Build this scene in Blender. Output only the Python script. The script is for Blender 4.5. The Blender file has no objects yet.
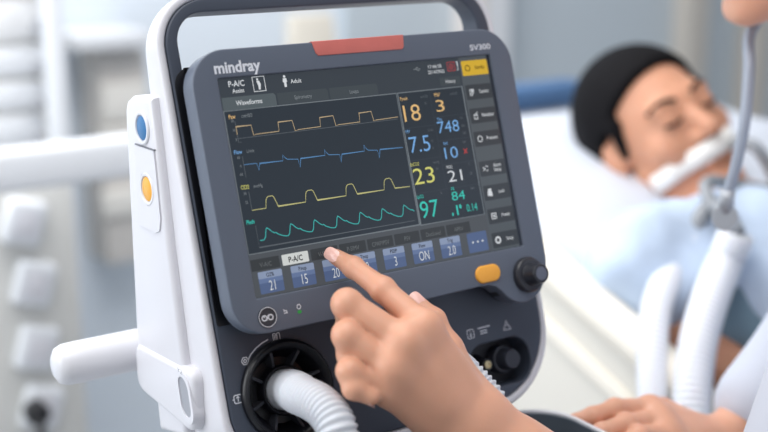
import bpy, bmesh, math, random
import numpy as np
from mathutils import Vector, Matrix
from mathutils.geometry import interpolate_bezier
random.seed(4)
sc = bpy.context.scene
COL = sc.collection

# ------------------------------------------------------------------ camera, world, light
FPX = 1250.0                                   # focal length in pixels of a 768 px wide frame
r1 = np.array([0.82861106, 0.13994585, -0.54205061])     # device width axis seen from the camera
r2 = np.array([-0.17443713, 0.98458954, -0.01245515])    # device face height axis
tv = np.array([-0.00198974, 0.03797408, -0.98513189])
pit = math.atan2(-r1[1], r1[2])
if math.cos(pit) < 0: pit += math.pi
upc = np.array([0, math.cos(pit), math.sin(pit)])
xc = r1/np.linalg.norm(r1); yc = np.cross(upc, xc)
RW = np.array([xc, yc, upc])                   # camera -> world directions
ORG = np.array([0, 0, 1.15])                   # centre of the screen
CAM = ORG - RW @ tv
TILT = math.acos(float(r2 @ upc))
FU = np.array([1., 0, 0]); FV = np.array([0, math.sin(TILT), math.cos(TILT)]); FN = np.array([0, -math.cos(TILT), math.sin(TILT)])

cam = bpy.data.cameras.new('camera'); co = bpy.data.objects.new('camera', cam); COL.objects.link(co)
cam.sensor_width = 36; cam.lens = FPX*36/768; cam.clip_start = .02
M = Matrix.Identity(4)
for i in range(3):
    for j in range(3): M[i][j] = RW[i, j]
    M[i][3] = CAM[i]
co.matrix_world = M
cam.dof.use_dof = True; cam.dof.focus_distance = .965; cam.dof.aperture_fstop = 2.75
sc.camera = co

w = bpy.data.worlds.new('world'); sc.world = w; w.use_nodes = True
bg = w.node_tree.nodes['Background']; bg.inputs[0].default_value = (.93, .96, 1, 1); bg.inputs[1].default_value = .53

def area(name, loc, target, size, power, col=(1, 1, 1), sy=None):
    l = bpy.data.lights.new(name, 'AREA'); l.energy = power; l.color = col
    l.shape = 'RECTANGLE'; l.size = size; l.size_y = sy or size
    o = bpy.data.objects.new(name, l); COL.objects.link(o); o.location = loc
    o.rotation_euler = (Vector(target)-Vector(loc)).to_track_quat('-Z', 'Y').to_euler()
    return o
area('overhead_fill', (-.5, -.3, 3.0), (-.1, .1, 1.1), 1.6, 34, (1, .985, .97))  # unseen soft area light added overhead for the device
area('overhead_fill', (1.2, .5, 3.0), (1.1, .6, .9), 1.6, 6, (1, .985, .97))  # unseen area light added above the bed
area('left_fill', (-2.3, .9, 1.8), (0, 1.9, .8), 1.8, 55, (.95, .98, 1))  # unseen area light at left, added to brighten the back wall
area('overhead_fill', (0, 1.0, 2.4), (.1, 1.9, .7), 1.2, 34, (1, .99, .98))  # added fill close to the back wall, out of view, turned away from the device

vs = sc.view_settings
vs.view_transform = 'Standard'; vs.look = 'None'; vs.gamma = 1; vs.use_curve_mapping = False
vs.exposure = -.22

# ------------------------------------------------------------------ helpers
def at(px, py, d):                             # a pixel at a distance along the view -> world point
    return CAM + RW @ (np.array([px-384, 216-py, -FPX])/FPX)*d
def onX(px, py, x):
    d = RW @ (np.array([px-384, 216-py, -FPX])/FPX); return CAM + d*(x-CAM[0])/d[0]
def onY(px, py, y):
    d = RW @ (np.array([px-384, 216-py, -FPX])/FPX); return CAM + d*(y-CAM[1])/d[1]
def onZ(px, py, z):
    d = RW @ (np.array([px-384, 216-py, -FPX])/FPX); return CAM + d*(z-CAM[2])/d[2]
def onF(px, py, n=0.):                         # pixel -> (x, z) in mm on the device face plane
    d = RW @ (np.array([px-384, 216-py, -FPX])/FPX); n = n/1000
    P = CAM + d*((n-(CAM-ORG)@FN)/(d@FN)) - ORG
    return (P@FU*1000, P@FV*1000)
def F(x, z, n=0.):                             # device face coordinates in mm -> world
    return ORG + (FU*x + FV*z + FN*n)/1000

def lin(c):
    return tuple((v/255/12.92 if v/255 <= .04045 else ((v/255+.055)/1.055)**2.4) for v in c)
MATS = {}
def mat(name, rgb, rough=.5, metal=0., emit=0., bump=0., bscale=300., sss=0., spec=.5, trans=0., var=0., vscale=8., coat=0.):
    if name in MATS: return MATS[name]
    m = bpy.data.materials.new(name); m.use_nodes = True; nt = m.node_tree
    b = nt.nodes['Principled BSDF']; c = lin(rgb) + (1,)
    b.inputs['Base Color'].default_value = c; b.inputs['Roughness'].default_value = rough
    b.inputs['Metallic'].default_value = metal; b.inputs['Specular IOR Level'].default_value = spec
    b.inputs['Coat Weight'].default_value = coat
    if emit: b.inputs['Emission Color'].default_value = c; b.inputs['Emission Strength'].default_value = emit
    if sss:
        b.inputs['Subsurface Weight'].default_value = sss; b.inputs['Subsurface Radius'].default_value = (1, .35, .2)
        b.inputs['Subsurface Scale'].default_value = .006
    if trans: b.inputs['Transmission Weight'].default_value = trans
    tc = nt.nodes.new('ShaderNodeTexCoord')
    if bump:
        n = nt.nodes.new('ShaderNodeTexNoise'); n.inputs['Scale'].default_value = bscale; n.inputs['Detail'].default_value = 4
        bp = nt.nodes.new('ShaderNodeBump'); bp.inputs['Strength'].default_value = bump; bp.inputs['Distance'].default_value = .001
        nt.links.new(tc.outputs['Object'], n.inputs['Vector']); nt.links.new(n.outputs['Fac'], bp.inputs['Height']); nt.links.new(bp.outputs['Normal'], b.inputs['Normal'])
    if var:
        n = nt.nodes.new('ShaderNodeTexNoise'); n.inputs['Scale'].default_value = vscale; n.inputs['Detail'].default_value = 3
        mx = nt.nodes.new('ShaderNodeMix'); mx.data_type = 'RGBA'
        mx.inputs[6].default_value = tuple(v*(1-var) for v in c[:3])+(1,); mx.inputs[7].default_value = tuple(min(1, v*(1+var)) for v in c[:3])+(1,)
        nt.links.new(tc.outputs['Object'], n.inputs['Vector']); nt.links.new(n.outputs['Fac'], mx.inputs[0]); nt.links.new(mx.outputs[2], b.inputs['Base Color'])
    MATS[name] = m
    return m

def mkobj(name, me, m, parent=None, smooth=True, base=None):
    o = bpy.data.objects.new(name, me); COL.objects.link(o)
    if m: me.materials.append(m)
    if parent is not None:
        b = Vector(parent.get('_b', (0, 0, 0)))
        me.transform(Matrix.Translation(-b)); o.parent = parent; o['_b'] = tuple(b)
    elif base is not None:
        me.transform(Matrix.Translation(-Vector(base))); o.location = base; o['_b'] = tuple(base)
    if smooth:
        for p in me.polygons: p.use_smooth = True
        if smooth == 'auto':
            me.set_sharp_from_angle(angle=math.radians(38))
    return o
def thing(name, base, label, cat, group=None):
    o = bpy.data.objects.new(name, None); COL.objects.link(o); o.location = base; o.empty_display_size = .05
    o['_b'] = tuple(float(v) for v in base)
    return tag(o, label, cat, group)
def tag(o, label=None, cat=None, group=None, kind=None):
    if label: o['label'] = label
    if cat: o['category'] = cat
    if group: o['group'] = group
    if kind: o['kind'] = kind
    return o
def me_of(bm):
    me = bpy.data.meshes.new('m'); bmesh.ops.recalc_face_normals(bm, faces=bm.faces); bm.to_mesh(me); bm.free(); return me
def me_py(v, f):
    me = bpy.data.meshes.new('m'); me.from_pydata([tuple(map(float, p)) for p in v], [], f); me.update(); return me

def rrect(x0, z0, x1, z1, r, n=8):
    r = [r]*4 if not isinstance(r, (list, tuple)) else r      # bl, br, tr, tl
    pts = []
    for (cx, cz, a0, rr) in ((x0+r[0], z0+r[0], 180, r[0]), (x1-r[1], z0+r[1], 270, r[1]), (x1-r[2], z1-r[2], 0, r[2]), (x0+r[3], z1-r[3], 90, r[3])):
        for k in range(n+1):
            a = math.radians(a0+90*k/n); pts.append((cx+rr*math.cos(a), cz+rr*math.sin(a)))
    return pts
def circle(cx, cz, r, n=40): return [(cx+r*math.cos(2*math.pi*k/n), cz+r*math.sin(2*math.pi*k/n)) for k in range(n)]

def prism(loops, n0, n1, T=F, bev=0., bev_back=0., seg=3):
    """outline with optional holes, extruded from depth n0 (back) to n1 (front); edges rounded"""
    bm = bmesh.new(); edges = []
    for lp in loops:
        vsx = [bm.verts.new((x, z, n1)) for x, z in lp]
        for i in range(len(vsx)): edges.append(bm.edges.new((vsx[i], vsx[(i+1) % len(vsx)])))
    if len(loops) == 1: bm.faces.new([e.verts[0] for e in edges])
    else: bmesh.ops.triangle_fill(bm, edges=edges, use_beauty=True, use_dissolve=False)
    bmesh.ops.recalc_face_normals(bm, faces=bm.faces)
    front = list(bm.faces)
    r = bmesh.ops.extrude_face_region(bm, geom=front, use_keep_orig=True)
    for v in [g for g in r['geom'] if isinstance(g, bmesh.types.BMVert)]: v.co.z = n0
    bmesh.ops.recalc_face_normals(bm, faces=bm.faces)
    if bev:
        es = [e for e in bm.edges if len(e.link_faces) == 2 and abs(e.verts[0].co.z-n1) < 1e-6 and abs(e.verts[1].co.z-n1) < 1e-6 and e.calc_face_angle(0) > .6]
        bmesh.ops.bevel(bm, geom=es, offset=bev, segments=seg, profile=.5, affect='EDGES', clamp_overlap=True)
    if bev_back:
        es = [e for e in bm.edges if len(e.link_faces) == 2 and abs(e.verts[0].co.z-n0) < 1e-6 and abs(e.verts[1].co.z-n0) < 1e-6 and e.calc_face_angle(0) > .6]
        bmesh.ops.bevel(bm, geom=es, offset=bev_back, segments=seg, profile=.5, affect='EDGES', clamp_overlap=True)
    for v in bm.verts: v.co = Vector(T(v.co.x, v.co.y, v.co.z))
    return me_of(bm)
def flat(polys, n, T=F):                       # ink or light on a surface
    v = []; f = []
    for p in polys:
        f.append(list(range(len(v), len(v)+len(p)))); v += [T(x, z, n) for x, z in p]
    return me_py(v, f)
def strokes(lines, wd, n, T=F):
    v = []; f = []
    for ln in lines:
        P = [np.array(p, float) for p in ln]; L = len(P); o = len(v)
        for i in range(L):
            a = P[max(i-1, 0)]; b = P[min(i+1, L-1)]; d = b-a; d = d/(np.linalg.norm(d)+1e-9)
            nn = np.array([-d[1], d[0]])
            if 0 < i < L-1:
                d1 = P[i]-P[i-1]; d1 = d1/(np.linalg.norm(d1)+1e-9); c = abs(d1@d); s = 1/max(c, .45)
            else: s = 1
            v.append(T(*(P[i]+nn*wd/2*s), n)); v.append(T(*(P[i]-nn*wd/2*s), n))
        for i in range(L-1): f.append([o+2*i, o+2*i+1, o+2*i+3, o+2*i+2])
    return me_py(v, f)
def text_me(s, x, z, h, width=None, align='l', n=.35, bold=0., T=F, sq=.82):
    cu = bpy.data.curves.new('t', 'FONT'); cu.body = s; cu.size = 1.0; cu.offset = bold; cu.resolution_u = 3
    o = bpy.data.objects.new('t', cu); COL.objects.link(o)
    dg = bpy.context.evaluated_depsgraph_get(); dg.update()
    me = bpy.data.meshes.new_from_object(o.evaluated_get(dg)); bpy.data.objects.remove(o); bpy.data.curves.remove(cu)
    cs = np.array([v.co[:] for v in me.vertices]) if len(me.vertices) else np.zeros((1, 3))
    x0, x1 = cs[:, 0].min(), cs[:, 0].max(); sy = h/.69
    sx = (width/(x1-x0)) if width else sy*sq
    off = {'l': 0, 'c': -(x1-x0)*sx/2, 'r': -(x1-x0)*sx}[align]
    for v in me.vertices: v.co = Vector(T(x+off+(v.co.x-x0)*sx, z+v.co.y*sy, n))
    return me

def box(x0, x1, y0, y1, z0, z1, bev=0., seg=2, rot=None):
    bm = bmesh.new(); bmesh.ops.create_cube(bm, size=1)
    for v in bm.verts: v.co = Vector(((x0+x1)/2+v.co.x*(x1-x0), (y0+y1)/2+v.co.y*(y1-y0), (z0+z1)/2+v.co.z*(z1-z0)))
    if bev: bmesh.ops.bevel(bm, geom=list(bm.edges), offset=bev, segments=seg, profile=.5, affect='EDGES')
    if rot: bm.transform(rot)
    return me_of(bm)
def lathe(prof, c, ax, n=40, ref=None):        # prof: (radius, height along ax)
    ax = np.array(ax, float); ax /= np.linalg.norm(ax); c = np.array(c, float)
    u = np.cross(ax, ref if ref is not None else ([0, 0, 1] if abs(ax[2]) < .9 else [1, 0, 0])); u /= np.linalg.norm(u); vv = np.cross(ax, u)
    v = []; f = []
    for r, h in prof:
        for k in range(n):
            a = 2*math.pi*k/n; v.append(c+ax*h+(u*math.cos(a)+vv*math.sin(a))*r)
    for i in range(len(prof)-1):
        for k in range(n): f.append([i*n+k, i*n+(k+1) % n, (i+1)*n+(k+1) % n, (i+1)*n+k])
    f.append(list(range(n))[::-1]); f.append([(len(prof)-1)*n+k for k in range(n)])
    bm = bmesh.new(); me = me_py(v, f); bm.from_mesh(me); bpy.data.meshes.remove(me); bmesh.ops.remove_doubles(bm, verts=bm.verts, dist=1e-6)
    return me_of(bm)
def spline(pts, m=16):                         # Catmull-Rom through points
    P = [np.array(p, float) for p in pts]; P = [2*P[0]-P[1]]+P+[2*P[-1]-P[-2]]; out = []
    for i in range(1, len(P)-2):
        for k in range(m):
            t = k/m; a, b, c, d = P[i-1:i+3]
            out.append(.5*(2*b+(c-a)*t+(2*a-5*b+4*c-d)*t*t+(3*b-a-3*c+d)*t**3))
    return out+[P[-2]]
def resample(P, step):
    L = [0]
    for i in range(1, len(P)): L.append(L[-1]+np.linalg.norm(P[i]-P[i-1]))
    n = max(2, int(L[-1]/step)); s = np.linspace(0, L[-1], n+1); A = np.array(P)
    return [np.array([np.interp(t, L, A[:, k]) for k in range(3)]) for t in s], s
def tube(P, rad, n=16, cap=True):
    P = [np.array(p, float) for p in P]; v = []; f = []
    T = [(P[min(i+1, len(P)-1)]-P[max(i-1, 0)]) for i in range(len(P))]; T = [t/(np.linalg.norm(t)+1e-12) for t in T]
    u = np.cross(T[0], [0, 0, 1.]); u = u if np.linalg.norm(u) > .05 else np.cross(T[0], [1., 0, 0]); u /= np.linalg.norm(u)
    for i, p in enumerate(P):
        u = u-T[i]*(u@T[i]); u /= np.linalg.norm(u); b = np.cross(T[i], u); r = rad(i) if callable(rad) else (rad[i] if hasattr(rad, '__len__') else rad)
        for k in range(n):
            a = 2*math.pi*k/n; v.append(p+(u*math.cos(a)+b*math.sin(a))*r)
    for i in range(len(P)-1):
        for k in range(n): f.append([i*n+k, i*n+(k+1) % n, (i+1)*n+(k+1) % n, (i+1)*n+k])
    if cap: f.append(list(range(n))[::-1]); f.append([(len(P)-1)*n+k for k in range(n)])
    return me_py(v, f)
def hose(pts, r, pitch=.0042, amp=.0011, smooth_len=0., r0=None, n=24):   # corrugated breathing hose, plain cuff at the start
    P, s = resample(spline(pts), pitch/6)
    def rad(i):
        if s[i] < smooth_len: return (r0 or r)
        e = min(1, (s[i]-smooth_len)/.004); rr = (r0 or r)*(1-e)+r*e
        return rr+amp*math.cos(2*math.pi*s[i]/pitch)*e
    return tube(P, rad, n)
def join(*mes):
    bm = bmesh.new()
    for m in mes: bm.from_mesh(m); bpy.data.meshes.remove(m)
    me = bpy.data.meshes.new('m'); bm.to_mesh(me); bm.free(); return me

# ---- soft bodies: distance fields polygonised into one continuous skin
class Vol:
    def __init__(s, lo, hi, h):
        s.lo = np.array(lo, float); s.h = h; s.n = np.ceil((np.array(hi)-s.lo)/h).astype(int)+1; s.d = np.full(tuple(s.n), .5, np.float32)
    def copy(s):
        c = Vol.__new__(Vol); c.lo, c.h, c.n, c.d = s.lo, s.h, s.n, s.d.copy(); return c
    def block(s, lo, hi):
        a = np.maximum(np.floor((np.array(lo)-s.lo)/s.h).astype(int), 0); b = np.minimum(np.ceil((np.array(hi)-s.lo)/s.h).astype(int)+1, s.n)
        if np.any(b <= a): return None
        sl = tuple(slice(i, j) for i, j in zip(a, b))
        g = np.meshgrid(*[s.lo[i]+np.arange(a[i], b[i])*s.h for i in range(3)], indexing='ij')
        return sl, np.stack(g, -1).astype(np.float32)
    def mix(s, sl, d, k):
        o = s.d[sl]
        if k <= 0: s.d[sl] = np.minimum(o, d)
        else:
            hh = np.clip(.5+.5*(o-d)/k, 0, 1); s.d[sl] = o*(1-hh)+d*hh-k*hh*(1-hh)
    def cone(s, a, b, ra, rb, k=.006):
        a = np.array(a, float); b = np.array(b, float); m = max(ra, rb)+k+.03
        r = s.block(np.minimum(a, b)-m, np.maximum(a, b)+m)
        if r is None: return s
        sl, p = r; ab = b-a; t = np.clip(((p-a)@ab)/(ab@ab+1e-12), 0, 1)
        d = np.linalg.norm(p-a-t[..., None]*ab, axis=-1)-(ra+(rb-ra)*t); s.mix(sl, d, k); return s
    def ell(s, c, rad, R=np.eye(3), k=.01, ret=False):
        c = np.array(c, float); rad = np.array(rad, float); m = rad.max()+k+.03
        r = s.block(c-m, c+m)
        if r is None: return s
        sl, p = r; q = (p-c)@R; k0 = np.linalg.norm(q/rad, axis=-1); k1 = np.linalg.norm(q/rad**2, axis=-1)+1e-9
        d = k0*(k0-1)/k1; s.mix(sl, d, k); return s
    def cut(s, c, nrm):                        # keep the side nrm points to
        g = np.meshgrid(*[s.lo[i]+np.arange(s.n[i])*s.h for i in range(3)], indexing='ij')
        d = -((g[0]-c[0])*nrm[0]+(g[1]-c[1])*nrm[1]+(g[2]-c[2])*nrm[2]); s.d = np.maximum(s.d, d.astype(np.float32)); return s
    def union(s, o, k): s.mix(tuple(slice(0, n) for n in s.n), o.d, k); return s
    def mesh(s, relax=1):
        d = s.d; h = s.h; nx, ny, nz = d.shape; ins = d < 0
        cnt = np.zeros((nx-1, ny-1, nz-1), np.int8); offs = [(i, j, k) for i in (0, 1) for j in (0, 1) for k in (0, 1)]
        sub = lambda A, o: A[o[0]:nx-1+o[0], o[1]:ny-1+o[1], o[2]:nz-1+o[2]]
        for o in offs: cnt += sub(ins, o)
        act = (cnt > 0) & (cnt < 8); idx = -np.ones(act.shape, np.int64); ci = np.argwhere(act); idx[act] = np.arange(len(ci))
        acc = np.zeros((len(ci), 3)); num = np.zeros(len(ci)); C = {o: d[ci[:, 0]+o[0], ci[:, 1]+o[1], ci[:, 2]+o[2]].astype(float) for o in offs}
        for a in offs:
            for ax in range(3):
                if a[ax] == 0:
                    b = list(a); b[ax] = 1; b = tuple(b); da, db = C[a], C[b]; m = (da < 0) != (db < 0)
                    t = np.where(m, da/(np.where(m, da-db, 1)), 0); pt = np.array(a, float)[None].repeat(len(ci), 0); pt[:, ax] += t
                    acc[m] += pt[m]; num[m] += 1
        V = s.lo+(ci+acc/num[:, None])*h
        faces = []
        for ax in range(3):
            sh = [slice(1, -1)]*3; sh[ax] = slice(0, -1); sh2 = list(sh); sh2[ax] = slice(1, None)
            a = ins[tuple(sh)]; b = ins[tuple(sh2)]; e = np.argwhere(a != b)
            if not len(e): continue
            g = e+1; g[:, ax] = e[:, ax]; u, vv = [(1, 2), (2, 0), (0, 1)][ax]
            def ix(du, dv):
                q = g.copy(); q[:, u] -= du; q[:, vv] -= dv; return idx[q[:, 0], q[:, 1], q[:, 2]]
            q = np.stack([ix(1, 1), ix(0, 1), ix(0, 0), ix(1, 0)], 1); fl = ~a[tuple(e.T)]; q[fl] = q[fl][:, ::-1]; faces.append(q)
        Q = np.concatenate(faces)
        for _ in range(relax):
            S = np.zeros_like(V); N = np.zeros(len(V))
            for i in range(4):
                j = (i+1) % 4; np.add.at(S, Q[:, i], V[Q[:, j]]); np.add.at(S, Q[:, j], V[Q[:, i]]); np.add.at(N, Q[:, i], 1); np.add.at(N, Q[:, j], 1)
            V = V*.5+S/np.maximum(N, 1)[:, None]*.5
        me = bpy.data.meshes.new('m'); me.vertices.add(len(V)); me.vertices.foreach_set('co', V.astype(np.float32).ravel())
        me.loops.add(Q.size); me.loops.foreach_set('vertex_index', Q.astype(np.int32).ravel())
        me.polygons.add(len(Q)); me.polygons.foreach_set('loop_start', np.arange(0, Q.size, 4, dtype=np.int32))
        me.update(calc_edges=True); me.validate(); return me
def nrm(v): v = np.array(v, float); return v/np.linalg.norm(v)

# ------------------------------------------------------------------ materials
WHITE = mat('white_plastic', (219, 218, 224), .38, bump=.03, bscale=900)
WHITE2 = mat('white_gloss', (222, 222, 227), .3)
GREY = mat('slate_grey_plastic', (93, 101, 116), .42, bump=.05, bscale=1200)
DARK = mat('charcoal_plastic', (65, 72, 86), .45, bump=.05, bscale=1200)
BLACK = mat('black_plastic', (20, 21, 27), .32)
SCREEN = mat('screen_glass', (38, 43, 52), .22, spec=.35, emit=.35)
INK = mat('white_ink', (222, 224, 232), .5)
SKIN = mat('skin', (220, 164, 136), .45, sss=.25, bump=.12, bscale=500, var=.06, vscale=45)
SKIN2 = mat('patient_skin', (205, 148, 118), .5, sss=.2, var=.06, vscale=30)
NAIL = mat('fingernail', (240, 190, 178), .25, coat=.4)
HAIR = mat('black_hair', (15, 14, 17), .8, spec=.15, bump=.4, bscale=400)

# ------------------------------------------------------------------ the room
def struct(name, me, m): o = mkobj(name, me, m, smooth=False); o['kind'] = 'structure'; return o
WALLM = mat('pale_blue_wall', (218, 227, 237), .7, bump=.05, bscale=60)
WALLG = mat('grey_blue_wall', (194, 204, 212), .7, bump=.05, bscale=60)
struct('floor', box(-3, 4, -3, 1.9, -.05, 0), mat('grey_vinyl_floor', (176, 180, 184), .4, var=.05, vscale=3))
struct('wall_back', box(-3, 4, 1.9, 2.0, 0, 3.2), WALLM)
struct('wall_right', box(4, 4.1, -3, 2.0, 0, 3.2), WALLM)

# ------------------------------------------------------------------ the ventilator
S = lambda a, b, n: ORG+np.array([n, a, b])/1000         # side view coordinates: a = depth, b = height, n = sideways
vent = thing('patient_ventilator', tuple(ORG+np.array([0, .02, -.213])), 'white and slate grey bedside ventilator with a lit waveform touchscreen, standing on the trolley', 'medical ventilator')
BO = rrect(-150, -208, 156, 149, [44, 63, 38, 38], 12)
SO = rrect(-157, -216, 163, 156, [50, 68, 44, 44], 12)
HOLE = rrect(-140, 66, 143, 138.5, [14, 14, 24, 24], 8)
vx, vz = onF(287, 390, -30)
RX0, RZ0, RX1, RZ1 = 72, -197, 137, -158
FS = lambda x, z, n: F(x, z, n) if n > -45 else F(x, z, n+88-62-(83-z)*.152)       # the shell gets deeper towards the foot
mkobj('outer_shell', prism([SO, BO], -88, -31, FS, bev=3.2, bev_back=5, seg=4), WHITE, vent, 'auto')
fp = mkobj('front_panel', prism([BO, HOLE, circle(vx, vz, 33, 48), rrect(RX0, RZ0, RX1, RZ1, 17)], -82, -30, FS, bev=4.5, bev_back=4, seg=4), DARK, vent, 'auto')
mkobj('rear_housing', prism([[(66, 61), (57, 11), (47, -50), (28, -143), (30, -200), (80, -212), (84, -188), (114, -178), (119, -140), (118, 44), (114, 53), (104, 58)]], -163.5, 161, S, bev=5, bev_back=5, seg=4), WHITE, vent, 'auto')
mkobj('inner_body', prism([rrect(-148, -205, 150, 60, [20, 60, 20, 20])], -95, -60, bev=1), WHITE, vent, 'auto')
mkobj('side_strip', prism([rrect(-148.6, -98, -137, 97, [2, 2, 2, 14])], -31, -29.4, bev=.4), BLACK, vent, 'auto')  # thin black strip laid on the front panel beside the bezel
mkobj('display_mount', prism([rrect(-110, -70, 110, 70, 10)], -32, -19), BLACK, vent, 'auto')
# --- oxygen sensor side
XS = -164
for (px, py, nm, rgb) in ((142, 128, 'blue', (34, 108, 164)), (147.5, 189, 'amber', (240, 172, 52))):
    p = onX(px, py, XS/1000)
    ring = mkobj('sensor_collar', lathe([(.0132, -.004), (.0132, .0004), (.0122, .0012), (.0104, .001), (.0096, -.0005), (.0, -.0006)], p, (-1, 0, 0), 36), WHITE2, vent, 'auto')
    c = mkobj('sensor_cap', lathe([(.0094, -.002), (.0094, .0002), (.0082, .0008), (.0, .0009)], p, (-1, 0, 0), 30), mat(nm+'_cap', rgb, .35), ring, 'auto')
    c['label'] = nm+' cap'
    if nm == 'amber': prr = p
pa, pb = [(q-ORG)*1000 for q in (onX(136, 148, XS/1000), onX(160, 231, XS/1000))]
CV = [(pa[1]+1, 20.5), (63, 21.5), (61, 10), (56, -30), (59, -40), (66, -43), (pa[1]+1, -43)]
mkobj('sensor_cover', prism([CV[::-1], circle((prr-ORG)[1]*1000, (prr-ORG)[2]*1000, 13.2, 36)], XS-.7, XS+2, S, bev=0, bev_back=.6), WHITE, vent, 'auto')
mkobj('cover_seam', prism([[(pa[1]+1, 20.8), (62, 21.8), (62, 22.8), (pa[1]+1, 21.8)]], XS-.6, XS+2, S), mat('seam_grey', (120, 122, 130), .6), vent, False)
# lower latch collar
lp = (onX(185, 397, -.166)-ORG)*1000
shear = lambda P: [(y+(z-lp[2])*.26, z) for y, z in P]
slot_o = shear(rrect(lp[1]-12.5, lp[2]-19.5, lp[1]+12.5, lp[2]+19.5, 12, 10)); slot_i = shear(rrect(lp[1]-8.6, lp[2]-15, lp[1]+8.6, lp[2]+15, 8.4, 10)); slot_m = shear(rrect(lp[1]-11.5, lp[2]-18.5, lp[1]+11.5, lp[2]+18.5, 11.4, 10))
ct, cb = lp[1]+8, lp[1]+2
CP = rrect(lp[1]-14, -188, 119, -147, [16, 14, 10, 10], 6)
CP = [(y, z+(y-112)*-.085*(1 if z > -165 else -.0)-(0 if z > -165 else (112-y)*.03)) for y, z in CP]
col = mkobj('latch_collar', prism([CP], -165.5, -148, S, bev=0, bev_back=5, seg=5), WHITE, vent, 'auto')
mkobj('latch_ring', prism([slot_o, slot_i], -166.6, -150, S, bev_back=1.2, seg=4), WHITE, col, 'auto')
mkobj('latch_slot', prism([slot_m], -165.8, -158, S), mat('latch_grey', (158, 160, 168), .5), col, False)
hp = (onX(184, 371.5, -.166)-ORG)*1000
mkobj('latch_marking', text_me('Y2', hp[1]+5, hp[2], 3.2, 9, 'l', -173, T=lambda x, z, n: ORG+np.array([n, 2*(hp[1])-x+2, z+3])/1000), mat('grey_ink', (120, 120, 128), .6), vent, False)
# --- display bezel with knob lobe
def corner(cx, cz, r, a0, n=9): return [(cx+r*math.cos(math.radians(a0+90*k/n)), cz+r*math.sin(math.radians(a0+90*k/n))) for k in range(n+1)]
BZ = corner(-121, -81, 27.5, 180)+[(-60, -109), (20, -109), (74, -108), (84, -108.6), (91, -111), (96.5, -116), (101, -121.5), (107, -126), (114, -128.2), (121, -128.6), (129, -126.8), (137, -122), (143.5, -114.5), (147.6, -105), (149.3, -95)]+corner(121, 75, 29, 0)+corner(-120, 75, 28.5, 90)
bez = mkobj('display_bezel', prism([BZ, rrect(-127.6, -82, 127.4, 82, 1.2, 3)], -18, 0, bev=4.2, bev_back=1, seg=4), GREY, vent, 'auto')
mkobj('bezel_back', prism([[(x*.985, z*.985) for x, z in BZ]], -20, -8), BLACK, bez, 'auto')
mkobj('alarm_light', prism([[(-43.6, 104.2), (-41.5, 95), (-39.5, 92.6), (39.6, 92.2), (41.6, 94.6), (42.6, 104.2)][::-1]], -13, .7, bev=.8), mat('red_alarm_lens', (208, 112, 104), .35, var=.08, vscale=90, coat=.3), bez, 'auto')
mkobj('brand_lettering', text_me('mindray', -129.3, 85.6, 8.3, 38.5, 'l', .15, bold=.03), INK, bez, False)
mkobj('model_lettering', text_me('SV300', 107.6, 86.6, 4.5, 21.8, 'l', .15, bold=.016), INK, bez, False)
mkobj('alarm_silence_button', prism([rrect(71.8, -106, 97.2, -91.6, 7)], -3, 2.2, bev=1.8), mat('orange_button', (250, 176, 66), .4), bez, 'auto')
kn = F(125.4, -106.6, 0)
dial = mkobj('rotary_knob', lathe([(.0150, -.002), (.0150, .0035), (.0142, .005), (.0125, .0058), (.0095, .006), (.0088, .007), (.0086, .017), (.0076, .0188), (.0062, .0192), (.0058, .0184), (.0, .0184)], kn, FN, 44), mat('knob_black', (42, 44, 52), .3), bez, 'auto')
mkobj('knob_cap', lathe([(.0060, .018), (.0058, .0190), (.0, .0195)], kn, FN, 30), mat('knob_grey', (96, 101, 116), .35), dial, 'auto')
pw = mkobj('power_button', lathe([(.0078, -.001), (.0078, .0006), (.0070, .0008), (.0066, .0001), (.0, .0001)], F(-121.4, -96.8), FN, 36), mat('button_dark', (52, 55, 64), .4), bez, 'auto')
mkobj('power_symbol', strokes([circle(-124, -97.2, 1.9, 16)+[(-122.1, -97.2)], circle(-118.8, -97.2, 1.9, 16)+[(-116.9, -97.2)], [(-122.6, -99.2), (-120.2, -95.0)], [(-124, -97), (-124, -95.4)]], .95, .35), INK, pw, False)
mkobj('button_ring', strokes([circle(-121.4, -96.8, 7.2, 40)+[(-114.2, -96.8)]], .5, .95), INK, pw, False)
mkobj('power_icons', strokes([[(-107.4, -96.5), (-104.2, -96.5)], [(-107.4, -94.9), (-104.8, -94.9), (-104.8, -96)], [(-107.4, -93.7), (-106.4, -94.9)], circle(-94.2, -94.0, 1.6, 14)+[(-92.6, -94.0)], [(-95.4, -92.2), (-93.0, -92.2)]], .7, .2), INK, bez, False)
mkobj('status_led', flat([rrect(-96, -99, -92.6, -96.6, 1.0, 3)], .25), mat('green_led', (40, 140, 62), .4, emit=.35), bez, False)

# --- screen and what it shows
def glow(name, rgb, e=.74):
    if 'g_'+name in MATS: return MATS['g_'+name]
    m = mat('g_'+name, rgb, .25, spec=.3, emit=e); b = m.node_tree.nodes['Principled BSDF']
    b.inputs['Base Color'].default_value = tuple(v*.25 for v in lin(rgb))+(1,); return m
scr = mkobj('touchscreen', prism([rrect(-129, -83, 129, 83, 1)], -4, -2.2), SCREEN, vent, False)
L0, L1, L2, L3 = -2.05, -1.9, -1.75, -1.6
def sflat(name, polys, n, m): return mkobj(name, flat(polys, n), m, scr, False)
def stext(name, s, x, z, h, m, width=None, align='l', n=L3, bold=0., sq=.78): return mkobj(name, text_me(s, x, z, h, width, align, n, bold, sq=sq), m, scr, False)
def sline(name, lines, wd, m, n=L2): return mkobj(name, strokes(lines, wd, n), m, scr, False)
def rc(x0, z0, x1, z1): return [(x0, z0), (x1, z0), (x1, z1), (x0, z1)]
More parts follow.
